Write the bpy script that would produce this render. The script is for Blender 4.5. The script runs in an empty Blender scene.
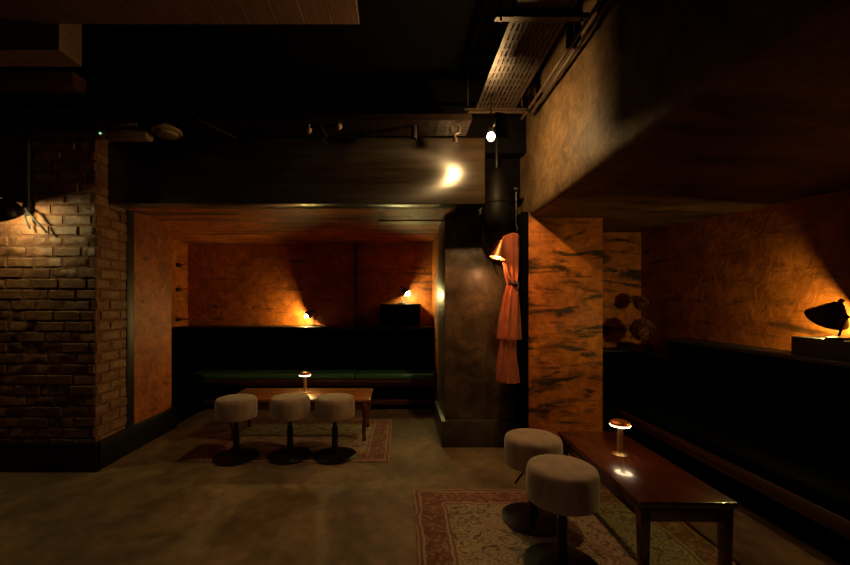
import bpy, bmesh, math, random
from mathutils import Vector, Matrix, noise
random.seed(7)
SC = bpy.context.scene
COL = SC.collection
PI = math.pi

# ------------------------------------------------------------------ materials
class NT:
    """small helper around a node tree"""
    def __init__(s, name):
        s.m = bpy.data.materials.new(name); s.m.use_nodes = True
        s.t = s.m.node_tree; s.n = s.t.nodes; s.l = s.t.links
        s.b = s.n['Principled BSDF']
    def node(s, typ, **kw):
        nd = s.n.new(typ)
        for k, v in kw.items(): setattr(nd, k, v)
        return nd
    def put(s, sock, v):
        if hasattr(v, 'links') or isinstance(v, bpy.types.NodeSocket): s.l.new(v, sock)
        else: sock.default_value = v
    def math(s, op, a, b=None, c=None, clamp=False):
        nd = s.node('ShaderNodeMath', operation=op, use_clamp=clamp)
        for i, v in enumerate((a, b, c)):
            if v is not None: s.put(nd.inputs[i], v)
        return nd.outputs[0]
    def coord(s, scale=(1, 1, 1), loc=(0, 0, 0), which='Object'):
        tc = s.node('ShaderNodeTexCoord'); mp = s.node('ShaderNodeMapping')
        mp.inputs['Scale'].default_value = scale; mp.inputs['Location'].default_value = loc
        s.l.new(tc.outputs[which], mp.inputs['Vector'])
        return mp.outputs[0]
    def noise(s, vec, scale=5, detail=4, rough=.55, dist=0):
        nd = s.node('ShaderNodeTexNoise')
        s.l.new(vec, nd.inputs['Vector'])
        nd.inputs['Scale'].default_value = scale; nd.inputs['Detail'].default_value = detail
        nd.inputs['Roughness'].default_value = rough; nd.inputs['Distortion'].default_value = dist
        return nd.outputs['Fac']
    def voro(s, vec, scale=5, feature='F1'):
        nd = s.node('ShaderNodeTexVoronoi', feature=feature)
        s.l.new(vec, nd.inputs['Vector']); nd.inputs['Scale'].default_value = scale
        return nd
    def ramp(s, fac, stops):
        nd = s.node('ShaderNodeValToRGB'); e = nd.color_ramp.elements
        while len(e) < len(stops): e.new(.5)
        for el, (p, c) in zip(e, stops):
            el.position = p; el.color = (c[0], c[1], c[2], 1) if not isinstance(c, (int, float)) else (c, c, c, 1)
        s.l.new(fac, nd.inputs[0])
        return nd.outputs[0]
    def mix(s, fac, a, b, mode='MIX'):
        nd = s.node('ShaderNodeMix', data_type='RGBA', blend_type=mode)
        s.put(nd.inputs[0], fac)
        for i, v in ((6, a), (7, b)):
            if isinstance(v, tuple): nd.inputs[i].default_value = (*v[:3], 1)
            else: s.l.new(v, nd.inputs[i])
        return nd.outputs[2]
    def base(s, c):
        if isinstance(c, tuple): s.b.inputs['Base Color'].default_value = (*c[:3], 1)
        else: s.l.new(c, s.b.inputs['Base Color'])
    def rough(s, r): s.put(s.b.inputs['Roughness'], r)
    def metal(s, r): s.b.inputs['Metallic'].default_value = r
    def bump(s, h, strength=.3, dist=.01):
        nd = s.node('ShaderNodeBump'); nd.inputs['Strength'].default_value = strength
        nd.inputs['Distance'].default_value = dist
        s.l.new(h, nd.inputs['Height']); s.l.new(nd.outputs[0], s.b.inputs['Normal'])

def simple(name, c, r=.5, metal=0, var=.35, nscale=12, bump=0, spec=None, stretch=(1, 1, 1)):
    k = NT(name); v = k.coord(stretch)
    f = k.noise(v, nscale, 5)
    lo = tuple(x * (1 - var) for x in c); hi = tuple(min(1, x * (1 + var)) for x in c)
    k.base(k.ramp(f, [(.3, lo), (.7, hi)]))
    k.rough(r); k.metal(metal)
    if spec is not None: k.b.inputs['Specular IOR Level'].default_value = spec
    if bump: k.bump(k.noise(v, nscale * 4, 5), bump, .004)
    return k.m

def emit(name, c, strength):
    k = NT(name)
    k.base((0.8, 0.8, 0.8)); k.b.inputs['Emission Color'].default_value = (*c, 1)
    k.b.inputs['Emission Strength'].default_value = strength
    return k.m

def plaster(name, lo, hi, dark=(.02, .010, .005), thr=.60, st=(2.2, 2.2, 13), swirl=.5, rough=.55, seed=0, bump=.6, spec=.35, smax=.95):
    k = NT(name)
    v = k.coord(); vs = k.coord(st, (seed, seed * 2, seed))
    big = k.noise(v, 2.2, 5, .6); fine = k.noise(v, 22, 6, .65)
    c = k.ramp(big, [(.3, lo), (.7, hi)])
    c = k.mix(.55, c, k.ramp(fine, [(.3, (.45, .45, .45)), (.7, (1.25, 1.25, 1.25))]), 'MULTIPLY')
    c = k.mix(.8, c, k.ramp(k.noise(v, 6.5, 5, .7, .8), [(.34, (.45, .40, .38)), (.62, (1.2, 1.2, 1.2))]), 'MULTIPLY')
    strokes = k.noise(vs, 1.0, 4, .6, .6)
    c = k.mix(k.ramp(strokes, [(thr, 0.0), (thr + .11, smax)]), c, dark)
    thin = k.noise(k.coord((1.2, 1.2, 30), (3 + seed, 0, 1)), 1.6, 3, .6)
    c = k.mix(k.ramp(thin, [(.58, 0.0), (.72, .5)]), c, tuple(x * .35 for x in lo))
    k.base(c)
    sw = k.noise(v, 7, 3, .5, 2.2)
    h = k.math('ADD', k.math('MULTIPLY', sw, swirl), k.math('MULTIPLY', fine, .35))
    k.bump(h, bump, .02)
    k.rough(rough); k.b.inputs['Specular IOR Level'].default_value = spec
    return k.m

M = {}
M['rust'] = plaster('rust_plaster', (.31, .073, .010), (.56, .165, .024), thr=.585, seed=1, smax=.75, st=(1.2, 1.2, 11), swirl=.6)
M['rust_ceiling'] = plaster('dragged_rust_plaster', (.33, .080, .011), (.66, .19, .028), thr=.49, st=(.9, 7, 7), seed=21, smax=.8, swirl=.8)
M['column'] = plaster('stroked_plaster', (.45, .115, .015), (.76, .22, .029), thr=.50, st=(2.6, 2.6, 11), seed=4)
M['rust_side'] = plaster('swirl_plaster', (.26, .060, .008), (.45, .125, .018), thr=.58, st=(1.2, 1.6, 9), swirl=1.1, seed=8, smax=.8, bump=.4)
M['pier'] = plaster('pier_plaster', (.31, .078, .012), (.47, .130, .022), thr=.62, st=(3, 3, 9), seed=11, swirl=.3)
M['soffit_under'] = plaster('dragged_plaster', (.07, .030, .010), (.15, .066, .022), thr=.50, st=(1.0, 6, 6), seed=3, swirl=.8)
M['soffit_face'] = plaster('trowelled_plaster', (.065, .039, .017), (.14, .086, .038), thr=.72, st=(2, 3, 2), seed=5, swirl=.35, rough=.6, bump=.4, spec=.12)

def _pillar():
    k = NT('smoked_pillar'); v = k.coord()
    a = k.noise(v, 4.5, 6, .65, .6); f = k.noise(v, 30, 5, .6)
    c = k.ramp(a, [(.32, (.030, .018, .009)), (.55, (.105, .062, .029)), (.72, (.21, .128, .062))])
    c = k.mix(.5, c, k.ramp(f, [(.3, (.5, .5, .5)), (.7, (1.2, 1.2, 1.2))]), 'MULTIPLY')
    k.base(c); k.rough(k.math('MULTIPLY_ADD', a, .35, .22)); k.bump(f, .25, .006)
    return k.m
M['pillar'] = _pillar()

def _beam():
    k = NT('black_gloss_beam'); v = k.coord((1, 1, 1)); vs = k.coord((1.5, 1.5, 22))
    a = k.noise(vs, 1.5, 5, .6)
    k.base(k.ramp(a, [(.3, (.008, .005, .003)), (.7, (.028, .017, .008))]))
    k.rough(k.math('MULTIPLY_ADD', a, .06, .26))
    tg = k.node('ShaderNodeTangent', direction_type='RADIAL', axis='Y'); k.l.new(tg.outputs[0], k.b.inputs['Tangent'])
    k.b.inputs['Anisotropic'].default_value = .6
    k.b.inputs['Specular IOR Level'].default_value = 1.0
    k.bump(k.noise(k.coord((1.2, 1.2, 9)), 2.5, 3, .5), .05, .02)
    return k.m
M['beam'] = _beam()

def _concrete():
    k = NT('polished_concrete'); v = k.coord()
    a = k.noise(v, 1.3, 6, .6, .5); b = k.noise(v, 9, 6, .65); f = k.noise(v, 60, 3)
    c = k.ramp(a, [(.3, (.085, .050, .023)), (.5, (.20, .125, .060)), (.68, (.37, .24, .120))])
    c = k.mix(.6, c, k.ramp(b, [(.32, (.35, .35, .35)), (.68, (1.35, 1.35, 1.35))]), 'MULTIPLY')
    k.base(c); k.rough(k.math('MULTIPLY_ADD', b, .4, .5)); k.bump(k.math('ADD', b, k.math('MULTIPLY', f, .3)), .12, .006)
    return k.m
M['floor'] = _concrete()

def _brick():
    k = NT('old_brick'); v = k.coord()
    a = k.noise(k.coord((4, 4, 9)), 1.1, 3, .6); f = k.noise(v, 26, 6, .7); g = k.noise(v, 2.1, 4, .6)
    c = k.ramp(a, [(.3, (.12, .040, .015)), (.5, (.21, .082, .031)), (.7, (.30, .145, .056))])
    c = k.mix(.7, c, k.ramp(f, [(.3, (.4, .4, .4)), (.7, (1.3, 1.3, 1.3))]), 'MULTIPLY')
    c = k.mix(k.ramp(g, [(.5, 0.0), (.75, .55)]), c, (.035, .016, .009))
    k.base(c); k.rough(.62); k.bump(f, .8, .012)
    return k.m
M['brick'] = _brick()
M['mortar'] = simple('brown_mortar', (.13, .050, .020), .9, var=.5, nscale=30, bump=.5)

def _wood(name, lo, hi, rough=.3, axis=0, coat=0):
    k = NT(name)
    st = [14, 14, 14]; st[axis] = .9
    v = k.coord(tuple(st)); g = k.noise(v, 2.2, 5, .6, 1.2); b = k.noise(k.coord((2, 2, 2)), 2, 3)
    c = k.ramp(g, [(.3, lo), (.7, hi)])
    c = k.mix(.4, c, k.ramp(b, [(.3, (.6, .6, .6)), (.7, (1.2, 1.2, 1.2))]), 'MULTIPLY')
    k.base(c); k.rough(rough); k.bump(g, .08, .003)
    k.b.inputs['Coat Weight'].default_value = coat; k.b.inputs['Coat Roughness'].default_value = .06
    return k.m
M['table_wood'] = _wood('varnished_table_wood', (.26, .072, .014), (.50, .155, .030), .26, 0, .5)
M['leg_wood'] = _wood('dark_red_leg_wood', (.07, .014, .006), (.15, .034, .011), .3, 2, .3)
M['table_red'] = _wood('mahogany_wood', (.035, .005, .002), (.085, .016, .004), .26, 1, .5)
M['rail_wood'] = _wood('dark_rail_wood', (.07, .020, .008), (.13, .042, .015), .35, 0)
M['rail_wood_y'] = _wood('dark_rail_wood_long', (.024, .005, .0025), (.05, .011, .005), .45, 1)
M['ply'] = _wood('stained_ceiling_boards', (.10, .045, .022), (.17, .08, .04), .6, 1)
M['trim_wood'] = _wood('pale_batten_wood', (.24, .13, .05), (.38, .22, .09), .5, 0)
M['black'] = simple('black_paint', (.006, .004, .003), .5, var=.4)
M['black_matt'] = simple('matt_black_paint', (.0018, .0012, .0008), .85, var=.4, spec=.06)
M['skirt'] = simple('black_skirting_paint', (.006, .0045, .003), .45, var=.3, spec=.3)
M['plinth'] = simple('black_brown_plinth', (.050, .034, .019), .4, var=.4, nscale=8)
M['leather'] = simple('black_green_leather', (.0007, .0008, .0005), .85, spec=.03, var=.25, nscale=30, bump=.15)
M['green'] = simple('dark_green_leather', (.045, .15, .072), .30, var=.25, nscale=25, bump=.15)
M['blackmetal'] = simple('black_metal', (.006, .005, .0045), .38, 0, var=.3, spec=.35)
M['grey_metal'] = simple('worn_galvanised_metal', (.020, .011, .006), .45, .6, var=.4, nscale=18)
M['dim_metal'] = simple('dull_grey_metal', (.035, .020, .012), .5, .4, var=.4, nscale=18)
M['fitting'] = simple('sooty_black_metal', (.003, .002, .0014), .55, var=.3, spec=.10)
M['brass'] = simple('brushed_brass', (.85, .62, .32), .32, 1, var=.1, nscale=30)
M['copper'] = simple('copper_shade_metal', (.60, .20, .07), .45, .9, var=.15, nscale=20)
M['cream_in'] = simple('pale_shade_lining', (.75, .66, .50), .5, 0, var=.05)
M['darkred'] = simple('oxblood_shade_metal', (.06, .016, .010), .35, .0, var=.25)
M['plastic'] = simple('aged_white_plastic', (.24, .16, .09), .5, var=.1)
M['cable'] = simple('black_cable_rubber', (.012, .010, .008), .5, var=.2)
M['flower'] = simple('dried_flower_brown', (.16, .045, .025), .8, var=.6, nscale=25)
M['stem'] = simple('dry_stem', (.08, .03, .015), .8, var=.4)

def _suede():
    k = NT('grey_velvet'); v = k.coord()
    a = k.noise(k.coord((7, 7, 3)), 1.5, 4, .6); f = k.noise(v, 120, 3, .6)
    k.base(k.ramp(a, [(.3, (.24, .148, .112)), (.7, (.42, .278, .215))]))
    k.rough(.85); k.b.inputs['Sheen Weight'].default_value = .35; k.b.inputs['Sheen Roughness'].default_value = .4
    k.bump(f, .2, .003)
    return k.m
M['suede'] = _suede()

def _coat():
    k = NT('terracotta_cloth'); v = k.coord()
    a = k.noise(v, 14, 4); f = k.noise(v, 200, 2)
    k.base(k.ramp(a, [(.3, (.30, .055, .014)), (.7, (.46, .095, .024))]))
    k.rough(.8); k.b.inputs['Sheen Weight'].default_value = .2; k.bump(f, .2, .002)
    return k.m
M['coat'] = _coat()
M['coat_dark'] = simple('dark_tie_cloth', (.030, .012, .008), .8, var=.4)

def rug_mat(name, w, l, tone):
    k = NT(name)
    tc = k.node('ShaderNodeTexCoord'); sp = k.node('ShaderNodeSeparateXYZ')
    k.l.new(tc.outputs['Object'], sp.inputs[0])
    wob = k.math('MULTIPLY', k.math('SUBTRACT', k.noise(tc.outputs['Object'], 8, 2), .5), .05)
    au = k.math('ADD', k.math('ABSOLUTE', sp.outputs[0]), wob)
    av = k.math('ADD', k.math('ABSOLUTE', sp.outputs[1]), wob)
    cb = k.node('ShaderNodeCombineXYZ'); k.l.new(au, cb.inputs[0]); k.l.new(av, cb.inputs[1])
    q = cb.outputs[0]
    d = k.math('MINIMUM', k.math('SUBTRACT', w / 2, au), k.math('SUBTRACT', l / 2, av))
    cream, rust, blue, teal = [tuple(x * tone for x in c) for c in ((.43, .30, .19), (.20, .060, .038), (.07, .055, .05), (.20, .15, .10))]
    v1 = k.voro(q, 9); v2 = k.voro(q, 21); v3 = k.voro(q, 5)
    petals = k.math('SINE', k.math('MULTIPLY', v1.outputs['Distance'], 34))
    field = k.mix(k.ramp(petals, [(.30, 0.0), (.6, .75)]), cream, teal)
    field = k.mix(k.ramp(v2.outputs['Distance'], [(.16, .9), (.34, 0.0)]), field, rust)
    n3 = k.noise(q, 12, 3, .6, 1.5)
    field = k.mix(k.ramp(n3, [(.54, 0.0), (.62, .75)]), field, blue)
    # diamond medallion
    dm = k.math('ADD', k.math('DIVIDE', au, w * .30), k.math('DIVIDE', av, l * .34))
    dmr = k.math('ADD', dm, k.math('MULTIPLY', petals, .05))
    med = k.mix(k.ramp(k.math('SINE', k.math('MULTIPLY', dmr, 16)), [(.45, 0.0), (.75, .7)]), field, rust)
    field = k.mix(k.ramp(dmr, [(.95, .8), (1.0, 0.0)]), field, med)
    bord = k.mix(k.ramp(k.noise(q, 26, 2, .6, 1.0), [(.50, 0.0), (.58, .75)]), rust, cream)
    bord = k.mix(k.ramp(v2.outputs['Distance'], [(.12, .9), (.3, 0.0)]), bord, blue)
    bord = k.mix(.35, bord, rust)
    c = k.mix(k.math('GREATER_THAN', d, .20), bord, field)
    for lo_, hi_, colr in ((.185, .20, cream), (.20, .212, rust), (.03, .045, cream), (.0, .012, cream), (.012, .03, rust)):
        band = k.math('MULTIPLY', k.math('GREATER_THAN', d, lo_), k.math('LESS_THAN', d, hi_))
        c = k.mix(k.math('MULTIPLY', band, .8), c, colr)
    worn = k.noise(tc.outputs['Object'], 5, 6, .7)
    c = k.mix(k.ramp(worn, [(.5, 0.0), (.8, .45)]), c, tuple(x * .95 for x in cream))
    pile = k.noise(tc.outputs['Object'], 160, 3, .7)
    c = k.mix(.5, c, k.ramp(pile, [(.3, (.5, .5, .5)), (.7, (1.2, 1.2, 1.2))]), 'MULTIPLY')
    k.base(c); k.rough(.95); k.bump(pile, .5, .006)
    return k.m

# ------------------------------------------------------------------ mesh helpers
def nbm(): return bmesh.new()

def box(bm, x0, x1, y0, y1, z0, z1, bev=0, seg=2, mtx=None):
    r = bmesh.ops.create_cube(bm, size=1, matrix=Matrix.Translation(((x0 + x1) / 2, (y0 + y1) / 2, (z0 + z1) / 2)) @ Matrix.Diagonal((x1 - x0, y1 - y0, z1 - z0, 1)))
    vs = r['verts']
    if bev:
        es = list({e for v in vs for e in v.link_edges})
        rr = bmesh.ops.bevel(bm, geom=es, offset=bev, segments=seg, profile=.5, affect='EDGES')
        vs = list({v for f in rr['faces'] for v in f.verts} | {v for v in vs if v.is_valid})
    if mtx is not None: bmesh.ops.transform(bm, matrix=mtx, verts=vs)
    return vs

def lathe(bm, prof, seg=32, mtx=None, close=False):
    """revolve (r, z) points about z"""
    rings = []
    for r, z in prof:
        if r < 1e-6: rings.append([bm.verts.new((0, 0, z))])
        else: rings.append([bm.verts.new((r * math.cos(2 * PI * i / seg), r * math.sin(2 * PI * i / seg), z)) for i in range(seg)])
    pr = list(zip(rings, rings[1:]))
    if close: pr.append((rings[-1], rings[0]))
    for a, b in pr:
        for i in range(seg):
            j = (i + 1) % seg
            try:
                if len(a) == 1 and len(b) == 1: continue
                if len(a) == 1: bm.faces.new((a[0], b[i], b[j]))
                elif len(b) == 1: bm.faces.new((a[i], b[0], a[j]))
                else: bm.faces.new((a[i], b[i], b[j], a[j]))
            except ValueError: pass
    vs = [v for r in rings for v in r]
    if mtx is not None: bmesh.ops.transform(bm, matrix=mtx, verts=vs)
    return vs

def tube(bm, pts, r, seg=10, cap=True):
    pts = [Vector(p) for p in pts]; n = len(pts)
    rs = r if isinstance(r, (list, tuple)) else [r] * n
    rings = []; up = None
    for i, p in enumerate(pts):
        t = (pts[min(i + 1, n - 1)] - pts[max(i - 1, 0)]).normalized()
        if up is None:
            up = Vector((0, 0, 1)) if abs(t.z) < .9 else Vector((1, 0, 0))
        a = (up - t * up.dot(t)).normalized(); b = t.cross(a); up = a
        rings.append([bm.verts.new(p + (a * math.cos(2 * PI * k / seg) + b * math.sin(2 * PI * k / seg)) * rs[i]) for k in range(seg)])
    for a, b in zip(rings, rings[1:]):
        for k in range(seg):
            j = (k + 1) % seg
            bm.faces.new((a[k], a[j], b[j], b[k]))
    if cap:
        bm.faces.new(rings[0][::-1]); bm.faces.new(rings[-1])

def ball(bm, c, r, sub=2, sc=(1, 1, 1)):
    bmesh.ops.create_icosphere(bm, subdivisions=sub, radius=r, matrix=Matrix.Translation(c) @ Matrix.Diagonal((*sc, 1)))

def spline(pts, n=8):
    """Catmull-Rom through pts"""
    P = [Vector(p) for p in pts]; P = [P[0] * 2 - P[1]] + P + [P[-1] * 2 - P[-2]]
    out = []
    for i in range(1, len(P) - 2):
        for k in range(n):
            t = k / n; a, b, c, d = P[i - 1:i + 3]
            out.append(.5 * ((2 * b) + (c - a) * t + (2 * a - 5 * b + 4 * c - d) * t * t + (3 * b - a - 3 * c + d) * t ** 3))
    out.append(P[-2]); return out

def obj(name, bm, m, parent=None, smooth=28):
    bmesh.ops.recalc_face_normals(bm, faces=bm.faces)
    me = bpy.data.meshes.new(name); bm.to_mesh(me); bm.free()
    for mm in (m if isinstance(m, (list, tuple)) else [m]): me.materials.append(mm)
    o = bpy.data.objects.new(name, me); COL.objects.link(o)
    if smooth:
        me.polygons.foreach_set('use_smooth', [True] * len(me.polygons))
        try: me.set_sharp_from_angle(angle=math.radians(smooth))
        except Exception: pass
    if parent is not None: o.parent = parent
    return o

def tag(o, label, cat, group=None, kind=None):
    o['label'] = label; o['category'] = cat
    if group: o['group'] = group
    if kind: o['kind'] = kind
    return o

def thing(name, label, cat, loc=(0, 0, 0), rz=0, group=None):
    o = bpy.data.objects.new(name, None); COL.objects.link(o)
    o.location = loc; o.rotation_euler = (0, 0, rz); o.empty_display_size = .1
    return tag(o, label, cat, group)

def struct(name, bm, m, label=None, cat=None, smooth=28):
    o = obj(name, bm, m, None, smooth); o['kind'] = 'structure'
    if label: o['label'] = label
    if cat: o['category'] = cat
    return o

def dup(root, loc, rz=0, label=None):
    r = root.copy(); COL.objects.link(r); r.location = loc; r.rotation_euler = (0, 0, rz)
    if label: r['label'] = label
    for ch in list(root.children):
        c = ch.copy(); COL.objects.link(c); c.parent = r
        for g in ch.children:
            d = g.copy(); COL.objects.link(d); d.parent = c
    return r

# ------------------------------------------------------------------ camera (level, shifted wide lens)
H = 1.35
cam = bpy.data.objects.new('camera', bpy.data.cameras.new('camera')); COL.objects.link(cam)
cam.location = (0, 0, H); cam.rotation_euler = (PI / 2, 0, 0)
cam.data.sensor_width = 36; cam.data.lens = 390 / 850 * 36
cam.data.shift_x = 25 / 850; cam.data.shift_y = 20.5 / 850
cam.data.clip_start = .05
SC.camera = cam

# ------------------------------------------------------------------ the setting
bm = nbm(); box(bm, -4.6, 3.0, -1.5, 5.8, -.1, 0); struct('floor', bm, M['floor'], 'worn brown concrete floor', 'floor', 0)
bm = nbm(); box(bm, -4.6, 3.0, -1.5, 4.0, 3.3, 3.4)
struct('ceiling', bm, M['black_matt'], 'black painted ceiling', 'ceiling', 0)

# brick wall with its return: mortar body plus individually laid bricks in one mesh
def bricks(bm, p0, du, dn, length, zmax, off):
    du = Vector(du); dn = Vector(dn); p0 = Vector(p0)
    ch = .086; mo = .011; L = .222; k = 0; z = 0.0
    while z < zmax:
        u = -(L * .5 if k % 2 else 0) + off
        while u < length - .01:
            a = max(u, 0); ll = L + random.uniform(-.012, .012); b = min(u + ll, length)
            if b - a > .03:
                d0 = random.uniform(.001, .009); rag = .003
                ins = .007
                def P(uu, zz, d): return p0 + du * uu + dn * d + Vector((0, 0, zz))
                z0 = z + mo / 2; z1 = z + ch - mo / 2
                bb = b - mo if b < length else b
                nu = 5
                lo = []; hi = []; loi = []; hii = []
                for i in range(nu):
                    t = i / (nu - 1)
                    uu = a + (bb - a) * t
                    ui = a + ins + (bb - a - 2 * ins) * t
                    j = lambda s=rag: random.uniform(-s, s)
                    lo.append(bm.verts.new(P(uu, z0 + j(.002), -.004))); hi.append(bm.verts.new(P(uu, z1 + j(.002), -.004)))
                    loi.append(bm.verts.new(P(ui, z0 + ins + j(.003), d0 + j()))); hii.append(bm.verts.new(P(ui, z1 - ins + j(.003), d0 + j())))
                for i in range(nu - 1):
                    bm.faces.new((lo[i], lo[i + 1], loi[i + 1], loi[i])); bm.faces.new((loi[i], loi[i + 1], hii[i + 1], hii[i]))
                    bm.faces.new((hii[i], hii[i + 1], hi[i + 1], hi[i]))
                bm.faces.new((lo[0], loi[0], hii[0], hi[0])); bm.faces.new((lo[-1], hi[-1], hii[-1], loi[-1]))
            u += ll
        z += ch; k += 1
bm = nbm()
box(bm, -4.6, -2.46, 3.15, 3.52, 0, 2.86)
nmort = len(bm.faces)
bricks(bm, (-4.6, 3.15, 0), (1, 0, 0), (0, -1, 0), 2.14, 2.84, 0)
bricks(bm, (-2.46, 3.15, 0), (0, 1, 0), (1, 0, 0), .37, 2.84, .05)
for i, f in enumerate(bm.faces): f.material_index = 1 if i < nmort else 0
struct('wall_left', bm, [M['brick'], M['mortar']], 'old brick wall at the left with a short return', 'wall', 40)

# alcove: side pier, side wall, back wall, ceiling
bm = nbm(); box(bm, -3.2, -2.46, 3.6, 4.2, 0, 2.19); struct('wall_pier', bm, M['pier'], 'orange plaster pier between brick wall and alcove', 'wall', 0)
bm = nbm(); box(bm, -2.6, -2.45, 3.5, 3.6, 0, 2.19, .006); struct('trim_1', bm, M['black'], 'black upright strip between brick and orange plaster', 'trim')
bm = nbm(); box(bm, -3.2, -2.99, 4.2, 5.5, 0, 2.19); struct('wall_alcove_left', bm, M['rust'], None, None, 0)
bm = nbm(); box(bm, -3.2, .6, 5.5, 5.7, 0, 2.29)
box(bm, -1.13, -.61, 5.46, 5.5, 0, 2.19, .008)
struct('wall_alcove_back', bm, M['rust'], 'rust orange plaster back wall of the alcove', 'wall')
bm = nbm(); box(bm, -.63, -.59, 5.435, 5.46, 1.03, 2.19, .004); struct('trim_2', bm, M['rail_wood'])
bm = nbm(); box(bm, -3.2, .5, 3.3, 5.6, 2.19, 2.29); struct('ceiling_alcove', bm, M['rust_ceiling'], 'low rust orange ceiling of the alcove', 'ceiling', 0)
bm = nbm(); box(bm, -.22, .425, 3.95, 4.10, 2.178, 2.19, .003, 1); struct('trim_3', bm, M['trim_wood'])
bm = nbm(); box(bm, .45, .6, 4.38, 5.5, 0, 2.19); struct('wall_alcove_right', bm, M['rust'], None, None, 0)
# the black glossy beam over the alcove opening
bm = nbm(); box(bm, -2.46, .715, 3.28, 3.46, 2.185, 2.74, .006)
struct('trim_4', bm, M['beam'], 'black glossy beam over the alcove opening', 'beam', 40)
bm = nbm(); box(bm, -4.6, 1.2, 3.5, 3.6, 2.70, 3.3)
box(bm, -4.6, 1.1, 3.43, 3.5, 3.02, 3.09, .006)
struct('wall_above_beam', bm, M['black_matt'], None, None, 0)
# smoked pillar with plinth
bm = nbm(); box(bm, .427, 1.085, 3.70, 4.38, 0, 2.30, .004); struct('wall_pillar', bm, M['pillar'], 'smoky brown pillar beside the alcove', 'pillar')
bm = nbm(); box(bm, .39, 1.085, 3.64, 4.42, 0, .245, .006); struct('baseboard_pillar', bm, M['plinth'], 'black plinth round the foot of the smoky pillar', 'baseboard')
bm = nbm(); box(bm, .427, 1.13, 3.68, 3.9, 2.30, 3.3); struct('wall_pillar_head', bm, M['black_matt'], None, None, 0)
# stroked orange column and far right walls
bm = nbm(); box(bm, 1.14, 1.79, 3.44, 4.4, 0, 2.16, .006); struct('wall_column', bm, M['column'], 'orange plaster column with black brush strokes', 'column')
bm = nbm(); box(bm, 1.085, 1.14, 3.46, 4.3, 0, 2.16); struct('trim_5', bm, M['black_matt'], None, None, 0)
bm = nbm(); box(bm, 1.7, 2.8, 4.27, 4.4, 0, 2.4); struct('wall_right_far', bm, M['column'], 'orange plaster wall behind the dried flowers', 'wall', 0)
bm = nbm(); box(bm, 2.64, 2.8, -1.5, 4.3, 0, 2.4); struct('wall_right', bm, M['rust_side'], 'swirled rust plaster wall above the right banquette', 'wall', 0)

# big plaster soffit on the right, with a rough rounded lower edge
bm = nbm()
ny = 60; secs = []
for i in range(ny + 1):
    y = -1.5 + (4.3 + 1.5) * i / ny
    zr = 2.125 - max(0, (4.2 - y)) * .055
    sec = []
    for (x, z) in [(1.12, 3.3), (1.12, 3.0), (1.12, 2.75), (1.12, 2.5), (1.12, 2.34), (1.122, 2.24), (1.128, 2.19), (1.145, 2.162), (1.18, 2.15), (1.26, 2.148)]:
        sec.append((x + .012, z - (.040 - .013 * max(0, 3.44 - y)) * (1 if z < 2.6 else 0)))
    for k in range(1, 9):
        t = k / 8; z0_ = 2.108 + .013 * max(0, 3.44 - y); sec.append((1.272 + (2.66 - 1.272) * t, z0_ + (zr - z0_) * t))
    row = []
    for (x, z) in sec:
        nn = noise.noise(Vector((x * 3, y * 3, z * 3))); n2 = noise.noise(Vector((x * 9 + 5, y * 9, z * 9)))
        d = .010 * nn + .006 * n2
        row.append(bm.verts.new((x + (d if z > 2.16 else 0), y, z + (d if z < 2.2 else 0))))
    secs.append(row)
for a, b in zip(secs, secs[1:]):
    for k in range(len(a) - 1):
        f = bm.faces.new((a[k], a[k + 1], b[k + 1], b[k])); f.material_index = 0 if k < 7 else 1
# back skin so that the soffit is solid
top = [(bm.verts.new((2.66, -1.5, 3.3)), bm.verts.new((2.66, 4.3, 3.3)))]
f = bm.faces.new((secs[0][0], secs[-1][0], top[0][1], top[0][0]))
f = bm.faces.new([secs[-1][k] for k in range(len(secs[-1]))] + [top[0][1]])
struct('ceiling_soffit', bm, [M['soffit_face'], M['soffit_under']], 'heavy plaster soffit dropping from the ceiling at the right', 'soffit', 50)

# skirting along brick wall, pier
bm = nbm()
box(bm, -4.6, -2.42, 3.105, 3.15, 0, .228, .006); box(bm, -2.46, -2.42, 3.11, 4.24, 0, .228, .006)
struct('baseboard_left', bm, M['skirt'], 'black skirting board under the brick wall', 'baseboard')

# ceiling boards lowered at top left
bm = nbm()
x = -.24
while x > -4.4:
    w = .16
    y1 = 2.31
    box(bm, x - w + .004, x, .6, y1, 3.0, 3.03, .002, 1); x -= w
box(bm, -4.4, -.25, .6, 2.30, 3.025, 3.3); box(bm, -4.4, -2.02, 2.312, 2.48, 2.85, 3.3, .004)
struct('ceiling_boards', bm, M['ply'], 'lowered brown boarded ceiling panel at top left', 'ceiling')
bm = nbm(); box(bm, -4.6, -2.55, 3.04, 3.18, 3.03, 3.16, .006); struct('trim_6', bm, M['rail_wood'])

# ------------------------------------------------------------------ rugs
def rug(name, label, x0, x1, y0, y1, tone, rz=0):
    w, l = x1 - x0, y1 - y0
    bm = nbm(); nx, nyy = 40, 50; g = []
    for i in range(nx + 1):
        r = []
        for j in range(nyy + 1):
            u = -w / 2 + w * i / nx; v = -l / 2 + l * j / nyy
            e = .006 * noise.noise(Vector((u * 4, v * 4, 0)))
            r.append(bm.verts.new((u + e, v + e, .009 + .0015 * noise.noise(Vector((u * 6, v * 6, 2))))))
        g.append(r)
    for i in range(nx):
        for j in range(nyy): bm.faces.new((g[i][j], g[i + 1][j], g[i + 1][j + 1], g[i][j + 1]))
    ext = bmesh.ops.extrude_face_region(bm, geom=bm.faces[:])
    for v in [e for e in ext['geom'] if isinstance(e, bmesh.types.BMVert)]: v.co.z = .001
    o = obj(name, bm, rug_mat(name + '_weave', w, l, tone))
    o.location = ((x0 + x1) / 2, (y0 + y1) / 2, 0); o.rotation_euler = (0, 0, rz)
    tag(o, label, 'rug')
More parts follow.
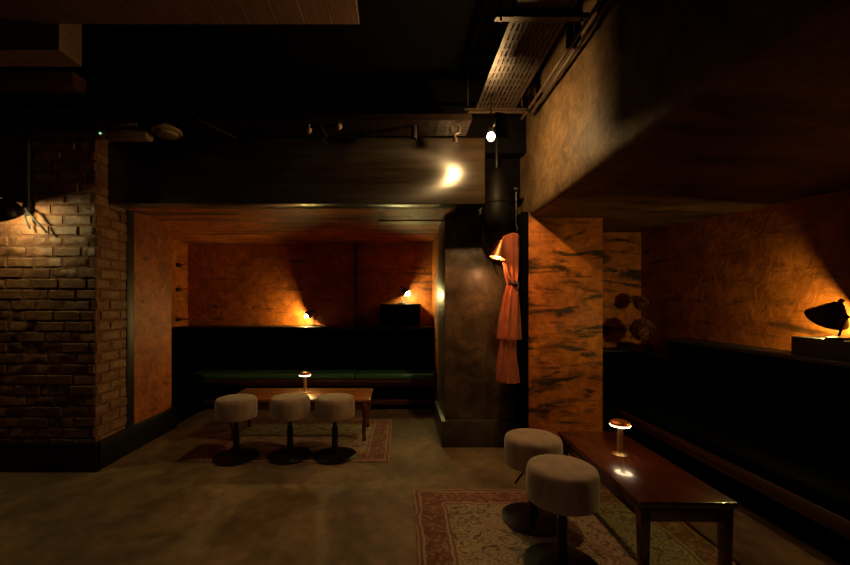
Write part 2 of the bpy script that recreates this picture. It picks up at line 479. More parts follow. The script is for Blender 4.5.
rug('rug', 'faded patterned rug under the right table and the two nearest stools', .094, 1.76, .55, 2.81, 1.0)
rug('rug', 'faded patterned rug under the alcove table and the row of three stools', -1.82, -.09, 3.30, 4.50, 1.0)

# ------------------------------------------------------------------ banquettes
def rbox(bm, *a, **k): return box(bm, *a, **k)
b = thing('banquette', 'dark banquette with green leather seat along the alcove back wall', 'banquette', (-1.2, 5.2, 0))
ox, oy = -1.2, 5.2
def part(name, m, parent, ox, oy, *boxes, bev=.01, seg=2, label=None):
    bm = nbm()
    for (x0, x1, y0, y1, z0, z1) in boxes: box(bm, x0 - ox, x1 - ox, y0 - oy, y1 - oy, z0, z1, bev, seg)
    o = obj(name, bm, m, parent)
    if label: o['label'] = label
    return o
xs = [-2.97, -1.83, -1.19, -.56, .435]
for i in range(4):
    part('backrest', M['leather'], b, ox, oy, (xs[i] + .003, xs[i + 1] - .003, 5.14, 5.26, .47, 1.005), bev=.022, seg=4)
part('ledge', M['black'], b, ox, oy, (-2.98, .44, 5.13, 5.495, 1.005, 1.035), bev=.004)
part('seat', M['green'], b, ox, oy, (-2.60, -.56, 4.79, 5.15, .405, .475), bev=.028, seg=4)
part('seat', M['green'], b, ox, oy, (-.555, .43, 4.79, 5.15, .405, .475), bev=.028, seg=4)
part('seat_rail', M['rail_wood'], b, ox, oy, (-2.60, .44, 4.80, 5.14, .365, .403), (-2.60, .44, 4.84, 5.14, .32, .362), bev=.005)
part('base', M['black_matt'], b, ox, oy, (-2.98, .44, 4.97, 5.49, .0, .32), bev=.004)
part('lower_rail', M['rail_wood'], b, ox, oy, (-2.60, .40, 4.90, 4.965, .07, .13), bev=.006)
part('end_panel', M['black'], b, ox, oy, (.405, .445, 4.78, 5.14, 0, .50), bev=.006)
part('side_backrest', M['leather'], b, ox, oy, (-2.98, -2.86, 4.26, 5.13, .47, 1.0), bev=.02, seg=3)
part('side_seat', M['leather'], b, ox, oy, (-2.86, -2.42, 4.27, 5.14, .36, .47), bev=.025, seg=3)
part('side_base', M['black_matt'], b, ox, oy, (-2.98, -2.48, 4.27, 4.96, 0, .36), bev=.004)

r = thing('banquette', 'long black banquette with wooden rail along the right wall', 'banquette', (2.3, 2.0, 0))
ox, oy = 2.3, 2.0
ys = [-1.2, .1, 1.4, 2.7, 4.0]
yb = [-1.2, -.01, 1.18, 2.37, 3.55]
for i in range(4):
    part('backrest', M['leather'], r, ox, oy, (2.42, 2.52, yb[i] + .003, yb[i + 1] - .003, .46, 1.0), bev=.022, seg=4)
part('ledge', M['black'], r, ox, oy, (2.41, 2.635, -1.2, 3.55, 1.0, 1.03), bev=.004)
part('corner_backrest', M['leather'], r, ox, oy, (1.80, 2.42, 4.03, 4.15, .46, .84), (2.42, 2.54, 3.56, 4.15, .46, .84), bev=.022, seg=4)
part('corner_ledge', M['black'], r, ox, oy, (1.80, 2.41, 4.02, 4.265, .84, .865), (2.41, 2.635, 3.555, 4.265, .84, .865), bev=.004)
for i in range(4):
    part('seat', M['leather'], r, ox, oy, (1.99, 2.43, ys[i] + .003, ys[i + 1] - .003, .385, .465), bev=.026, seg=4)
part('corner_seat', M['leather'], r, ox, oy, (1.80, 2.42, 4.003, 4.03, .385, .465), bev=.008)
part('seat_rail', M['rail_wood_y'], r, ox, oy, (1.995, 2.42, -1.2, 4.02, .34, .382), (2.03, 2.42, -1.2, 4.02, .28, .335), bev=.005)
part('base', M['black_matt'], r, ox, oy, (2.28, 2.62, -1.2, 4.02, 0, .28), bev=.004)

# ------------------------------------------------------------------ stools
def make_stool(label):
    t = thing('bar_stool', label, 'stool', group='round velvet stools')
    R = .172
    bm = nbm()
    prof = [(0, .352), (R * .93, .352), (R * .985, .357), (R, .368), (R * 1.006, .42), (R * 1.002, .482), (R * .985, .503), (R * .95, .517), (R * .88, .524), (R * .7, .528), (R * .35, .530), (0, .530)]
    lathe(bm, prof, 48)
    obj('seat', bm, M['suede'], t, 50)
    bm = nbm(); lathe(bm, [(0, .335), (.055, .335), (.06, .340), (.06, .351), (0, .351)], 24); obj('mounting_plate', bm, M['blackmetal'], t)
    bm = nbm(); lathe(bm, [(0, .25), (.017, .25), (.017, .336), (0, .336)], 20); obj('gas_lift', bm, M['dim_metal'], t)
    bm = nbm(); lathe(bm, [(0, .02), (.036, .02), (.032, .06), (.027, .10), (.026, .262), (.022, .268), (0, .268)], 24); obj('pole', bm, M['blackmetal'], t)
    bm = nbm(); lathe(bm, [(0, .010), (.185, .010), (.19, .014), (.19, .018), (.17, .024), (.08, .034), (.045, .042), (0, .043)], 48); obj('base', bm, M['blackmetal'], t, 40)
    bm = nbm(); tube(bm, spline([(.02, 0, .338), (.07, 0, .325), (.12, 0, .30), (.16, 0, .27)], 4), .006, 8); obj('height_lever', bm, M['blackmetal'], t)
    return t
stool = make_stool('grey velvet stool at the left end of the row of three by the alcove table')
RUGZ = .0085
def putz(x, y): return RUGZ + .001 - .010
stool.location = (-1.427, 3.40, 0.0005); stool.rotation_euler = (0, 0, 2.4)
dup(stool, (-.967, 3.43, .0005), 1.9, 'grey velvet stool in the middle of the row of three by the alcove table')
dup(stool, (-.572, 3.43, .0005), 2.0, 'grey velvet stool at the right end of the row of three by the alcove table')
dup(stool, (.825, 2.42, .0005), 3.7, 'grey velvet stool behind the nearest stool, close to the far end of the right table')
dup(stool, (.822, 1.98, .0005), 1.0, 'nearest grey velvet stool, in front at the long side of the right table')

# ------------------------------------------------------------------ tables
t = thing('coffee_table', 'low wooden coffee table with curved legs behind the three stools', 'table', (-.99, 4.015, 0))
bm = nbm(); box(bm, -.70, .70, -.255, .255, .393, .42, .008, 2); obj('tabletop', bm, M['table_wood'], t)
bm = nbm()
for s in (-1, 1):
    box(bm, -.63, .63, s * .222 - .011, s * .222 + .011, .315, .3935, .003)
    for zz in (.332, .352, .372): box(bm, -.62, .62, s * .235 - .004, s * .235 + .004, zz - .005, zz + .005, .002, 1)
for s in (-1, 1): box(bm, s * .655 - .011, s * .655 + .011, -.20, .20, .315, .3935, .003)
obj('apron', bm, M['leg_wood'], t)
for sx in (-1, 1):
    for sy in (-1, 1):
        bm = nbm(); d = Vector((sx, sy, 0)).normalized()
        pts = []
        for (o_, z, rr) in [(0, .392, .032), (.006, .35, .036), (.014, .30, .034), (.010, .23, .026), (-.006, .14, .020), (-.010, .075, .017), (-.004, .035, .019), (-.002, .0135, .024)]:
            pts.append((Vector((sx * .645, sy * .215, z)) + d * o_, rr))
        P = spline([p for p, _ in pts], 5); n = len(P)
        rs = [pts[min(int(i / 5), 7)][1] * (1 - (i % 5) / 5) + pts[min(int(i / 5) + 1, 7)][1] * ((i % 5) / 5) for i in range(n)]
        tube(bm, P, rs, 14); obj('leg', bm, M['leg_wood'], t, 60)

t2 = thing('coffee_table', 'dark red wooden coffee table beside the right banquette', 'table', (1.36, 2.325, 0), math.radians(-1.0))
bm = nbm(); box(bm, -.225, .225, -.505, .505, .392, .42, .006, 2)
box(bm, -.218, .218, -.498, .498, .384, .393, .003, 1); obj('tabletop', bm, M['table_red'], t2)
bm = nbm()
for s in (-1, 1): box(bm, s * .19 - .010, s * .19 + .010, -.44, .44, .31, .3845, .003)
for s in (-1, 1): box(bm, -.165, .165, s * .465 - .010, s * .465 + .010, .31, .3845, .003)
obj('apron', bm, M['table_red'], t2)
for sx in (-1, 1):
    for sy in (-1, 1):
        bm = nbm(); vs = box(bm, sx * .192 - .024, sx * .192 + .024, sy * .468 - .024, sy * .468 + .024, .0112, .3842, .004)
        for v in bm.verts:
            if v.co.z < .2: v.co.x -= (v.co.x - sx * .192) * .25; v.co.y -= (v.co.y - sy * .468) * .25
        obj('leg', bm, M['table_red'], t2)

# ------------------------------------------------------------------ cordless table lamps
M['ring'] = emit('led_ring_glow', (1.0, .72, .42), 16)
def make_table_lamp(label, loc):
    t = thing('table_lamp', label, 'lamp', loc, group='small brass table lamps')
    bm = nbm(); lathe(bm, [(0, 0), (.044, 0), (.046, .003), (.045, .008), (.030, .013), (.016, .018), (0, .018)], 32); obj('base', bm, M['brass'], t, 50)
    bm = nbm(); lathe(bm, [(0, .016), (.017, .016), (.016, .17), (.019, .178), (0, .180)], 24); obj('stem', bm, M['brass'], t, 50)
    bm = nbm(); lathe(bm, [(0, .181), (.04, .181), (.054, .184), (.058, .190), (.055, .200), (.042, .210), (.018, .215), (0, .216)], 40); obj('lamp_shade', bm, M['copper'], t, 50)
    bm = nbm(); lathe(bm, [(.024, .1790), (.055, .1797), (.0585, .186), (.056, .1845), (.024, .1805)], 40, close=True); obj('light_ring', bm, M['ring'], t, 60)
    return t
tl = make_table_lamp('small brass mushroom table lamp glowing on the dark red right table', (1.346, 2.386, .4202))
dup(tl, (-.98, 4.03, .4202), .5, 'small brass mushroom table lamp glowing on the alcove table behind the stools')

# ------------------------------------------------------------------ articulated lamps
M['bulb'] = emit('warm_bulb_glow', (1.0, .70, .20), 300)
M['bulb_box'] = emit('pale_bulb_glow', (1.0, .88, .30), 300)
M['bulb_left'] = emit('yellow_bulb_glow', (1.0, .86, .36), 300)
M['bulb_right'] = emit('amber_bulb_glow', (1.0, .80, .20), 300)
M['bulb_copper'] = emit('peach_bulb_glow', (1.0, .48, .18), 300)
M['bulb_bare'] = emit('bare_bulb_glow', (1.0, .62, .25), 300)

def shade_mesh(bm, r0, r1, L, th=.002, mtx=None, bell=False, seg=36, vent=False):
    """open cone (or bell) of real thickness; narrow end at z = 0, mouth at z = L"""
    out = []
    for i in range(11):
        s = i / 10
        k = s if not bell else 1 - (1 - s) ** 2.2
        out.append((r0 + (r1 - r0) * k, L * s))
    inn = [(max(r - th, .001), z) for r, z in reversed(out)]
    if vent: lathe(bm, out + inn, seg, mtx, close=True)
    else: lathe(bm, [(0, -.001)] + out + inn + [(0, .002)], seg, mtx)

def axis_mtx(origin, d):
    q = Vector((0, 0, 1)).rotation_difference(Vector(d).normalized())
    return Matrix.Translation(origin) @ q.to_matrix().to_4x4()

def desk_lamp(name, label, loc, rz, S, shade_m, bulb_m, tilt, group=None, rb=.016, poke=.9, cone=(.018, .062, .10), aim=None, neck=.19):
    """clip-on reading lamp: local -x is where the shade looks"""
    t = thing(name, label, 'lamp', loc, rz, group)
    bm = nbm(); lathe(bm, [(0, 0), (.05 * S, 0), (.052 * S, .004), (.048 * S, .012 * S), (.015 * S, .018 * S), (0, .018 * S)], 28); obj('base', bm, M['blackmetal'], t, 40)
    bm = nbm(); tube(bm, [(0, 0, .016 * S), (.03 * S, 0, .09 * S), (.045 * S, 0, .125 * S)], .006 * S, 10); obj('lower_arm', bm, M['blackmetal'], t)
    bm = nbm(); ball(bm, (.046 * S, 0, .128 * S), .013 * S, 2); obj('joint', bm, M['blackmetal'], t)
    bm = nbm(); tube(bm, [(.046 * S, 0, .128 * S), (.02 * S, 0, .20 * S), (0, 0, (neck + .02) * S)], .006 * S, 10); obj('upper_arm', bm, M['darkred'], t)
    d = Vector(aim) if aim else Vector((-math.cos(tilt), 0, -math.sin(tilt)))
    d.normalize()
    o0 = Vector((0, 0, neck * S + .01 * S))
    bm = nbm(); shade_mesh(bm, cone[0] * S, cone[1] * S, cone[2] * S, .002, axis_mtx(o0, d))
    lathe(bm, [(0, -.035 * S), (.012 * S, -.035 * S), (.014 * S, 0), (0, 0)], 18, axis_mtx(o0, d))
    sh = obj('lamp_shade', bm, shade_m, t, 40)
    bm = nbm(); c = o0 + d * cone[2] * S * poke; ball(bm, c, rb, 2)
    bl = obj('bulb', bm, bulb_m, sh, 60)
    return t

desk_lamp('desk_lamp', 'small reading lamp glowing left on the alcove banquette ledge', (-1.19, 5.34, 1.0352), .35, 1.05, M['darkred'], M['bulb'], math.radians(40), 'reading lamps on the alcove banquette', poke=1.12, rb=.021)
# black cabinet and its lamp
c = thing('speaker_cabinet', 'black speaker box lying on the right end of the alcove banquette ledge', 'speaker', (0.0, 5.33, 1.0352))
bm = nbm(); box(bm, -.275, .275, -.13, .14, 0, .305, .008, 3); obj('cabinet', bm, M['blackmetal'], c)
bm = nbm(); box(bm, -.255, .255, -.138, -.131, .02, .285, .002); obj('grille', bm, M['black_matt'], c)
bm = nbm(); lathe(bm, [(0, 0), (.008, 0), (.008, .008), (0, .008)], 12, Matrix.Translation((.24, -.05, .305))); obj('foot', bm, M['blackmetal'], c)
desk_lamp('desk_lamp', 'small reading lamp glowing right on top of the black speaker box', (.03, 5.30, 1.3405), PI - .35, 1.0, M['darkred'], M['bulb_box'], math.radians(44), 'reading lamps on the alcove banquette', rb=.024, neck=.20, poke=1.15)
# right wall lamp on a low black box
k_ = tag(obj('box', (lambda b_: (box(b_, -.10, .105, -.22, .22, 0, .115, .006), b_)[1])(nbm()), M['black']), 'low black box on the right banquette ledge under the large lamp', 'box')
k_.location = (2.525, 2.20, 1.0302)
desk_lamp('desk_lamp', 'large dark red reading lamp on a black box at the right wall', (2.46, 2.19, 1.1455), -PI / 2 - .12, 1.0, M['darkred'], M['bulb_right'], math.radians(50), rb=.018, cone=(.028, .098, .105), poke=1.28, neck=.185)

# wall lamp over the brick, with its pipe, bracket and cables
w = thing('wall_lamp', 'black bell shaped wall lamp on the brick wall by the pipe', 'lamp', (-3.0, 3.10, 2.095))
bm = nbm(); tube(bm, [(0, .03, 0), (0, -.03, 0), (-.006, -.10, .03), (-.01, -.20, .055)], .009, 10); obj('arm', bm, M['blackmetal'], w)
bm = nbm(); lathe(bm, [(0, 0), (.045, 0), (.045, .012), (.02, .018), (0, .018)], 24, axis_mtx(Vector((0, .0365, 0)), (0, -1, 0))); obj('wall_bracket', bm, M['blackmetal'], w)
d = Vector((.04, .75, -1))
bm = nbm(); shade_mesh(bm, .046, .118, .135, .003, axis_mtx(Vector((-.01, -.20, .027)), d), True, 36, True)
sh = obj('lamp_shade', bm, M['blackmetal'], w, 40)
bm = nbm(); lathe(bm, [(0, -.05), (.012, -.05), (.017, -.03), (.017, .02), (0, .02)], 20, axis_mtx(Vector((-.01, -.20, .027)), d)); [tube(bm, [(-.01 + .015 * math.cos(a), -.20 + .015 * math.sin(a), .027), (-.01 + .05 * math.cos(a), -.20 + .05 * math.sin(a), .025)], .004, 6) for a in (0, 2.1, 4.2)]; obj('lamp_cap', bm, M['blackmetal'], sh, 40)
bm = nbm(); ball(bm, Vector((-.01, -.20, .027)) + d.normalized() * .142, .024, 2); obj('bulb', bm, M['bulb_left'], sh, 60)
bm = nbm(); tube(bm, [(-2.98, 3.118, 2.06), (-2.98, 3.118, 2.70)], .026, 14)
for z in (2.15, 2.55): tube(bm, [(-2.98, 3.118, z), (-2.98, 3.118, z + .02)], .032, 14)
tag(obj('conduit', bm, M['black']), 'black vertical pipe running down the brick wall to the lamp', 'pipe')
bm = nbm(); tube(bm, spline([(-2.965, 3.10, 2.08), (-2.92, 3.095, 2.04), (-2.87, 3.10, 1.98), (-2.82, 3.115, 1.91)], 5), .008, 8)
tag(obj('cord', bm, M['cable']), 'longer black cable sloping right below the brick wall lamp', 'cable')
bm = nbm(); tube(bm, spline([(-2.98, 3.10, 2.06), (-2.97, 3.095, 2.01), (-2.95, 3.11, 1.94)], 5), .008, 8)
tag(obj('cord', bm, M['cable']), 'short black cable hanging straight below the brick wall lamp', 'cable')

# copper lamp on the pillar
w = thing('wall_lamp', 'copper wall lamp shining beside the orange coat on the pillar', 'lamp', (.852, 3.68, 1.842))
bm = nbm(); lathe(bm, [(0, 0), (.03, 0), (.03, .01), (0, .012)], 20, axis_mtx(Vector((0, .0195, 0)), (0, -1, 0))); obj('wall_plate', bm, M['copper'], w)
bm = nbm(); tube(bm, spline([(0, .01, 0), (.0, -.14, .02), (0, -.32, .04), (0, -.39, .005)], 5), .006, 10); obj('arm', bm, M['copper'], w)
d = Vector((-.26, -.02, -.97)); o0 = Vector((0, -.39, .008))
bm = nbm(); shade_mesh(bm, .022, .066, .125, .002, axis_mtx(o0, d)); lathe(bm, [(0, -.03), (.014, -.03), (.022, 0), (0, 0)], 20, axis_mtx(o0, d))
sh = obj('lamp_shade', bm, M['copper'], w, 40)
bm = nbm(); ball(bm, o0 + d.normalized() * .108, .02, 2); obj('bulb', bm, M['bulb_copper'], sh, 60)

# ------------------------------------------------------------------ the coat
def cloth_loft(bm, rows, seg=44, th=.004):
    """rows: (z, cx, cy, half width, half depth, fold amount, phase)"""
    prev = None; rings = []
    for (z, cx, cy, hw, hd, fa, ph) in rows:
        ring = []
        for i in range(seg):
            a = 2 * PI * i / seg
            f = 1 + fa * (math.sin(a * 7 + ph) * .6 + math.sin(a * 11 - ph * 1.7) * .4)
            ring.append(bm.verts.new((cx + hw * math.cos(a) * f, cy + hd * math.sin(a) * f, z)))
        rings.append(ring)
    for a, b in zip(rings, rings[1:]):
        for i in range(seg):
            j = (i + 1) % seg; bm.faces.new((a[i], a[j], b[j], b[i]))
    bm.faces.new(rings[0]); bm.faces.new(rings[-1])
def lerp_rows(keys, n=8):
    out = []
    for a, b in zip(keys, keys[1:]):
        for k in range(n):
            t = k / n; t2_ = t * t * (3 - 2 * t); out.append(tuple(x + (y - x) * t2_ for x, y in zip(a, b)))
    out.append(keys[-1]); return out
co = thing('hanging_coat', 'terracotta coat tied at the waist, hanging beside the smoky pillar', 'coat', (.962, 3.45, 0))
bm = nbm(); cloth_loft(bm, lerp_rows([(1.968, .050, .01, .030, .022, .05, 0), (1.945, .022, .005, .066, .040, .12, .3), (1.80, .016, 0, .070, .050, .22, .6), (1.62, .022, 0, .058, .045, .26, 1.0), (1.505, .032, 0, .042, .036, .26, 1.2)], 7)); obj('bodice', bm, M['coat'], co, 70)
bm = nbm(); cloth_loft(bm, lerp_rows([(1.515, .032, 0, .043, .038, .26, 1.2), (1.40, .020, 0, .060, .046, .26, 1.5), (1.22, .006, 0, .080, .054, .24, 1.9), (1.045, .0, 0, .094, .062, .20, 2.2), (1.030, .002, 0, .094, .062, .20, 2.2)], 8)); obj('skirt', bm, M['coat'], co, 70)
bm = nbm(); cloth_loft(bm, lerp_rows([(1.12, -.004, .006, .062, .040, .22, .4), (.98, -.008, .006, .070, .042, .30, .9), (.80, -.010, .006, .080, .046, .30, 1.4), (.665, -.008, .006, .086, .050, .26, 1.9), (.645, -.002, .006, .085, .050, .26, 2.0)], 8)); obj('lower_layer', bm, M['coat'], co, 70)
bm = nbm(); tube(bm, spline([(-.050, -.028, 1.93), (-.064, -.060, 1.84), (-.060, -.066, 1.72), (-.030, -.060, 1.60), (.012, -.045, 1.53)], 6), [.012] * 6 + [.017] * 6 + [.018] * 6 + [.014] * 6 + [.010], 10); obj('collar', bm, M['coat'], co, 70)
bm = nbm(); ball(bm, (.056, -.038, 1.515), .026, 2, (1.1, .8, .9)); tube(bm, spline([(.034, -.05, 1.545), (.059, -.07, 1.52), (.064, -.065, 1.48), (.04, -.06, 1.45)], 5), .009, 8); tube(bm, spline([(-.012, -.03, 1.53), (.02, -.05, 1.52), (.055, -.05, 1.515)], 5), .010, 8); obj('tie', bm, M['coat_dark'], co)
h = thing('coat_hook', 'thin metal hanging rod with a hook above the terracotta coat', 'hook', (1.03, 3.46, 1.988))
bm = nbm(); tube(bm, [(0, .0, .03), (0, 0, .36)], .006, 8); obj('rod', bm, M['grey_metal'], h)
bm = nbm(); tube(bm, spline([(0, 0, .04), (.012, -.01, .02), (.006, -.02, .0), (-.012, -.015, .008)], 5), .006, 8); obj('hook', bm, M['grey_metal'], h)
bm = nbm(); box(bm, -.02, .02, -.02, .085, .355, .385, .004); obj('bracket', bm, M['blackmetal'], h)

# round dark fitting above the coat
f_ = thing('hanging_fitting', 'black rounded fitting hanging in the dark corner above the coat', 'fitting', (.862, 3.475, 1.985))
bm = nbm(); lathe(bm, [(0, 0), (.06, .006), (.105, .035), (.13, .09), (.136, .16), (.130, .25), (.112, .35), (.085, .45), (.055, .53), (.03, .565), (0, .57)], 36); obj('body', bm, M['fitting'], f_, 50)
bm = nbm(); lathe(bm, [(.128, .236), (.140, .242), (.140, .262), (.124, .268)], 36, close=True); obj('rim', bm, M['fitting'], f_)
bm = nbm(); tube(bm, [(0, 0, .56), (0, 0, 1.31)], .014, 12); obj('hanger', bm, M['blackmetal'], f_)

# ------------------------------------------------------------------ cable trays, fittings overhead
def tray(name, label, loc, L, W, along):
    t = thing(name, label, 'cable tray', loc, 0 if along == 'x' else PI / 2)
    bm = nbm(); n = 11; pitch = W / n
    for i in range(n): box(bm, -L / 2, L / 2, -W / 2 + pitch * i + .0045, -W / 2 + pitch * (i + 1) - .0045, 0, .003)
    x = -L / 2
    while x < L / 2:
        box(bm, x, x + .018, -W / 2, W / 2, -.0005, .0035); x += .075
    obj('bottom', bm, M['grey_metal'], t, 0)
    for s in (-1, 1):
        bm = nbm(); box(bm, -L / 2, L / 2, s * W / 2 - .002, s * W / 2 + .002, 0, .05); box(bm, -L / 2, L / 2, s * (W / 2 - .006) - .007, s * (W / 2 - .006) + .007, .048, .051)
        obj('flange', bm, M['grey_metal'], t, 0)
    return t
tray('ceiling_cable_tray', 'long slotted metal cable tray running across above the black beam', (-1.975, 3.115, 2.745), 5.05, .27, 'x')
tray('ceiling_cable_tray', 'short slotted metal cable tray running towards the viewer above the bare bulb', (.735, 2.20, 2.85), 1.75, .30, 'y')
for (y, lab, z) in ((3.02, 'cross strut under the far end of the short cable tray', 2.827), (2.03, 'cross strut under the near part of the short cable tray', 2.827)):
    bm = nbm(); L = .24
    box(bm, -L, L, -.02, .02, -.0, .004); box(bm, -L, L, -.02, -.017, 0, .0215); box(bm, -L, L, .017, .02, 0, .0215)
    for s in (-1, 1): tube(bm, [(s * (L - .03), 0, -.012), (s * (L - .03), 0, 3.3 - z)], .006, 8)
    o = obj('ceiling_strut', bm, M['dim_metal']); o.location = (.735, y, z); tag(o, 'metal ' + lab, 'strut')
for i, (x, lab) in enumerate(((1.0, 'left'), (1.045, 'right'))):
    bm = nbm(); tube(bm, [(x, 1.3, 2.86), (x, 3.2, 2.86)], .011, 10)
    for y in (1.5, 2.3, 3.1): box(bm, x - .018, x + .018, y - .012, y + .012, 2.848, 3.3)
    tag(obj('ceiling_conduit', bm, M['dim_metal']), f'thin metal conduit beside the short cable tray, {lab} one of two', 'pipe')

# the bare bulb under the strut
LX, LY, LZ = .66, 2.83, 2.555
p = thing('pendant_bulb', 'bare glowing bulb hanging under the short cable tray', 'lamp', (LX, LY, LZ))
bm = nbm(); ball(bm, (0, 0, 0), .026, 2, (1, 1, 1.15)); obj('bulb', bm, M['bulb_bare'], p, 60)
bm = nbm(); lathe(bm, [(0, .028), (.017, .028), (.019, .045), (.018, .085), (.008, .095), (0, .095)], 20); obj('socket', bm, M['blackmetal'], p)
bm = nbm()
rows_ = []
for i in range(13):
    a = math.radians(-53 - 40 * i / 12)
    rows_.append([bm.verts.new((rr * math.cos(a), rr * math.sin(a), zz)) for rr, zz in ((.150, -.065), (.150, .105), (.153, .105), (.153, -.065))])
for a, b_ in zip(rows_, rows_[1:]):
    for k in range(4): bm.faces.new((a[k], a[(k + 1) % 4], b_[(k + 1) % 4], b_[k]))
bm.faces.new(rows_[0]); bm.faces.new(rows_[-1])
tube(bm, [(.012, -.012, .07), (.042, -.142, .085)], .004, 8)
obj('added_shield', bm, M['fitting'], p, 50)  # curved shield added to keep the bulb's light off the nearer soffit
bm = nbm(); tube(bm, [(0, 0, .09), (0, 0, .298)], .004, 8); obj('cord', bm, M['cable'], p)

# small unlit spotlights and fittings along the long tray
def ceiling_spot(label, loc, a, pale=False):
    t = thing('ceiling_spot', label, 'spotlight', loc, 0, 'small spotlights under the long cable tray')
    m = M['dim_metal']
    bm = nbm(); tube(bm, [(0, 0, 0), (0, 0, -.03)], .008, 10); obj('stalk', bm, m, t)
    bm = nbm(); d = Vector((math.sin(a), -.25, -math.cos(a)))
    lathe(bm, [(0, -.03), (.016, -.03), (.022, -.02), (.024, .09), (.020, .09), (.018, .07), (0, .07)], 22, axis_mtx(Vector((0, 0, -.035)), d)); obj('can', bm, m, t, 40)
    bm = nbm(); p0 = Vector((0, 0, -.035)) + d.normalized() * .09; tube(bm, [p0 - d.normalized() * .02, p0 + Vector((0, 0, -.08))], .004, 8); obj('pull_rod', bm, M['grey_metal'], t)
ceiling_spot('small tilted unlit spotlight under the long cable tray above the alcove lamp', (-.62, 3.06, 2.7448), .45)
ceiling_spot('small upright unlit spotlight under the long cable tray nearer the bare bulb', (.11, 3.06, 2.7448), 0)
for (x, y, z, lab) in ((-.71, 3.05, 2.70, 'left of'), (-.475, 3.05, 2.735, 'right of')):
    bm = nbm(); lathe(bm, [(0, -.03), (.012, -.03), (.022, -.012), (.024, .008), (.012, .02), (0, .02)], 20); tube(bm, [(0, 0, .015), (0, 0, 2.745 - z)], .006, 8)
    o = obj('ceiling_fitting', bm, M['plastic']); o.location = (x, y, z); tag(o, f'small pale round knob just {lab} the tilted spotlight', 'fitting')
c = thing('ceiling_clamp', 'dark metal clamp under the long cable tray end left of the bare bulb', 'clamp', (.43, 3.04, 2.74))
bm = nbm(); tube(bm, [(-.035, 0, -.02), (-.03, 0, -.06), (.0, 0, -.075), (.03, 0, -.06), (.035, 0, -.02), (0, 0, -.0)], .014, 10); obj('jaw', bm, M['dim_metal'], c)
bm = nbm(); lathe(bm, [(0, -.14), (.018, -.14), (.018, -.105), (.007, -.10), (.007, -.07), (0, -.07)], 16); obj('screw', bm, M['dim_metal'], c)
bm = nbm(); tube(bm, [(-1.535, 2.96, 2.743), (-1.30, 3.10, 2.66)], .011, 10)
tag(obj('ceiling_rod', bm, M['dim_metal']), 'short slanting metal rod under the tray right of the smoke detector', 'rod')
# smoke detector
s_ = thing('smoke_detector', 'pale round smoke detector under the long cable tray', 'smoke detector', (-1.83, 3.06, 2.705))
bm = nbm(); lathe(bm, [(0, .0395), (.05, .0395), (.05, 0), (.11, 0), (.112, -.012), (.10, -.024), (0, -.024)][::-1], 36); obj('base', bm, M['plastic'], s_, 40)
bm = nbm(); lathe(bm, [(.085, -.024), (.075, -.045), (.05, -.052), (0, -.053)][::-1], 36); obj('cover', bm, M['plastic'], s_, 40)
# emergency light box
e_ = thing('ceiling_emergency_light', 'long pale emergency light box with a tiny green light', 'emergency light', (-2.14, 3.05, 2.635))
bm = nbm(); box(bm, -.185, .185, -.05, .05, 0, .055, .010, 3); box(bm, -.1, .1, -.03, .03, .05, .1095, .004); obj('housing', bm, M['plastic'], e_)
bm = nbm(); box(bm, -.15, .18, -.04, .04, -.012, .001, .005); obj('diffuser', bm, M['plastic'], e_)
M['green_led'] = emit('green_indicator_glow', (.35, 1.0, .45), 1.2)
bm = nbm(); ball(bm, (-.165, -.052, .02), .008, 2); obj('indicator', bm, M['green_led'], e_, 60)['label'] = 'tiny green indicator light'
bm = nbm(); tube(bm, spline([(-3.25, 2.9, 2.835), (-2.95, 2.9, 2.85), (-2.70, 2.93, 2.845), (-2.55, 2.97, 2.80), (-2.45, 3.0, 2.735), (-2.36, 3.04, 2.675)], 6), .009, 8)
tag(obj('ceiling_cable', bm, M['cable']), 'black cable looping down to the emergency light box', 'cable')

# ------------------------------------------------------------------ pegs on the alcove side wall
for (z, ln, lab) in ((1.86, .10, 'topmost'), (1.53, .16, 'middle'), (1.13, .24, 'lowest')):
    t = thing('wall_hook', f'dark metal peg on the alcove left wall, {lab} of three', 'hook', (-2.99, 5.25, z), 0, 'pegs on the alcove left wall')
    bm = nbm(); box(bm, 0.0005, .02, -.05, .05, -.025, .025, .004); obj('plate', bm, M['blackmetal'], t)
    bm = nbm(); tube(bm, [(.015, 0, 0), (ln, 0, .012), (ln + .015, 0, .03)], .008, 10); obj('peg', bm, M['copper'], t)

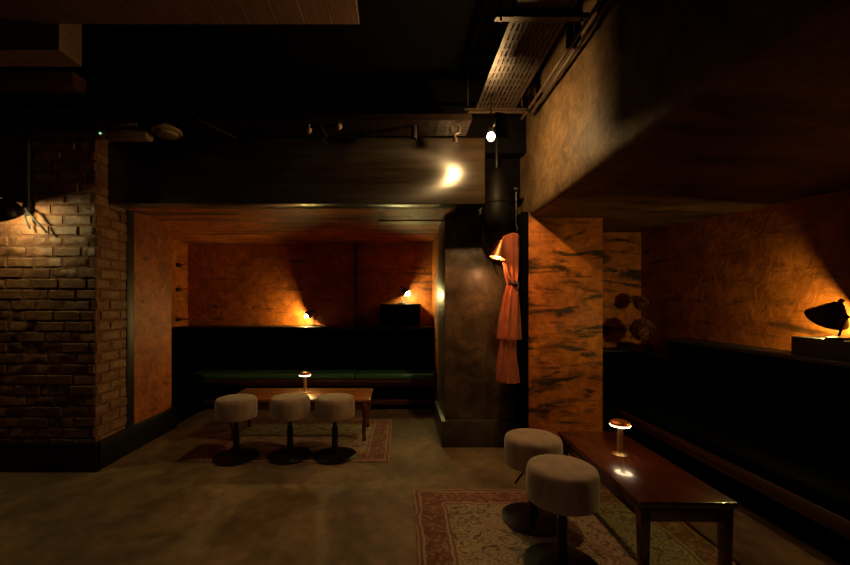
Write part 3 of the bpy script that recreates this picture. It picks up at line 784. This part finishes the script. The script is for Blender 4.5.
# ------------------------------------------------------------------ dried flowers in a vase
v_ = thing('vase', 'small black vase in the corner behind the right banquette', 'vase', (2.455, 3.84, .8655))
bm = nbm(); lathe(bm, [(0, 0), (.034, 0), (.040, .02), (.038, .05), (.034, .062), (.037, .07), (.033, .07), (.030, .060), (.034, .05), (.036, .02), (0, .008)], 28)
obj('body', bm, M['black'], v_, 50)
def flower(label, z0, bx, by, hx, hy, hz, R, via=None):
    t = thing('dried_flower', label, 'dried flower', (bx, by, z0), 0, 'dried flower heads in the vase')
    bm = nbm(); tube(bm, spline([(0, 0, 0), ((hx - bx) * .03, (hy - by) * .03, .08), via or ((hx - bx) * .55, (hy - by) * .5, (hz - z0) * .6), (hx - bx, hy - by, hz - z0)], 8), .004, 8); obj('stem', bm, M['stem'], t)
    bm = nbm(); c = Vector((hx - bx, hy - by, hz - z0)); ball(bm, c, R * .62, 2)
    n = 120
    for i in range(n):
        zz = 1 - 2 * (i + .5) / n; rr = math.sqrt(1 - zz * zz); a = i * 2.39996
        d = Vector((rr * math.cos(a), rr * math.sin(a), zz)); e = R * random.uniform(.88, 1.05)
        s = d.cross(Vector((.3, .5, .8))).normalized(); u = d.cross(s)
        p0 = c + d * R * .5; p1 = c + d * e * .85; p2 = c + d * e; w_ = R * .17
        q = [bm.verts.new(p0), bm.verts.new(p1 + s * w_), bm.verts.new(p2 + u * w_ * .5), bm.verts.new(p1 - s * w_), bm.verts.new(p1 - d * R * .1 - u * w_)]
        bm.faces.new((q[0], q[1], q[2])); bm.faces.new((q[0], q[2], q[3])); bm.faces.new((q[0], q[3], q[4])); bm.faces.new((q[0], q[4], q[1])); bm.faces.new((q[1], q[4], q[3], q[2]))
    obj('flower_head', bm, M['flower'], t, 0)
flower('large round dried flower head, lower of the two beside the right wall', .879, 2.462, 3.845, 2.37, 3.82, 1.093, .118)
flower('small round dried flower head, upper of the two beside the right wall', .879, 2.448, 3.848, 2.44, 3.95, 1.35, .078, (.03, .14, .25))

# ------------------------------------------------------------------ light
def lamp(name, typ, loc, energy, color, **kw):
    l = bpy.data.lights.new(name, typ); l.energy = energy; l.color = color
    for k, v in kw.items(): setattr(l, k, v)
    o = bpy.data.objects.new(name, l); COL.objects.link(o); o.location = loc
    return o
# unseen fill spot added behind the camera to lift stools and foreground floor
o = lamp('fill_spot_rear', 'SPOT', (-1.6, -1.0, 3.1), 20, (1.0, .62, .36), spot_size=math.radians(58), spot_blend=.6, shadow_soft_size=.12)
o.rotation_euler = (Vector((.25, 2.0, 0)) - o.location).to_track_quat('-Z', 'Y').to_euler()
W = bpy.data.worlds.new('world'); SC.world = W; W.use_nodes = True
W.node_tree.nodes['Background'].inputs[0].default_value = (.012, .005, .0028, 1)
W.node_tree.nodes['Background'].inputs[1].default_value = .7

def power(m, watts, r, n=1):
    M[m].node_tree.nodes['Principled BSDF'].inputs['Emission Strength'].default_value = watts / (PI * 4 * PI * r * r)
power('bulb', 28, .021)
power('bulb_box', 20, .024)
power('bulb_left', 10.5, .024)
power('bulb_right', 17.0, .018)
power('bulb_copper', 9.5, .02)
power('bulb_bare', 47.0, .027)

vs = SC.view_settings
SC.display_settings.display_device = 'sRGB'
vs.view_transform = 'Standard'; vs.look = 'None'; vs.exposure = -.2; vs.gamma = 1; vs.use_curve_mapping = False
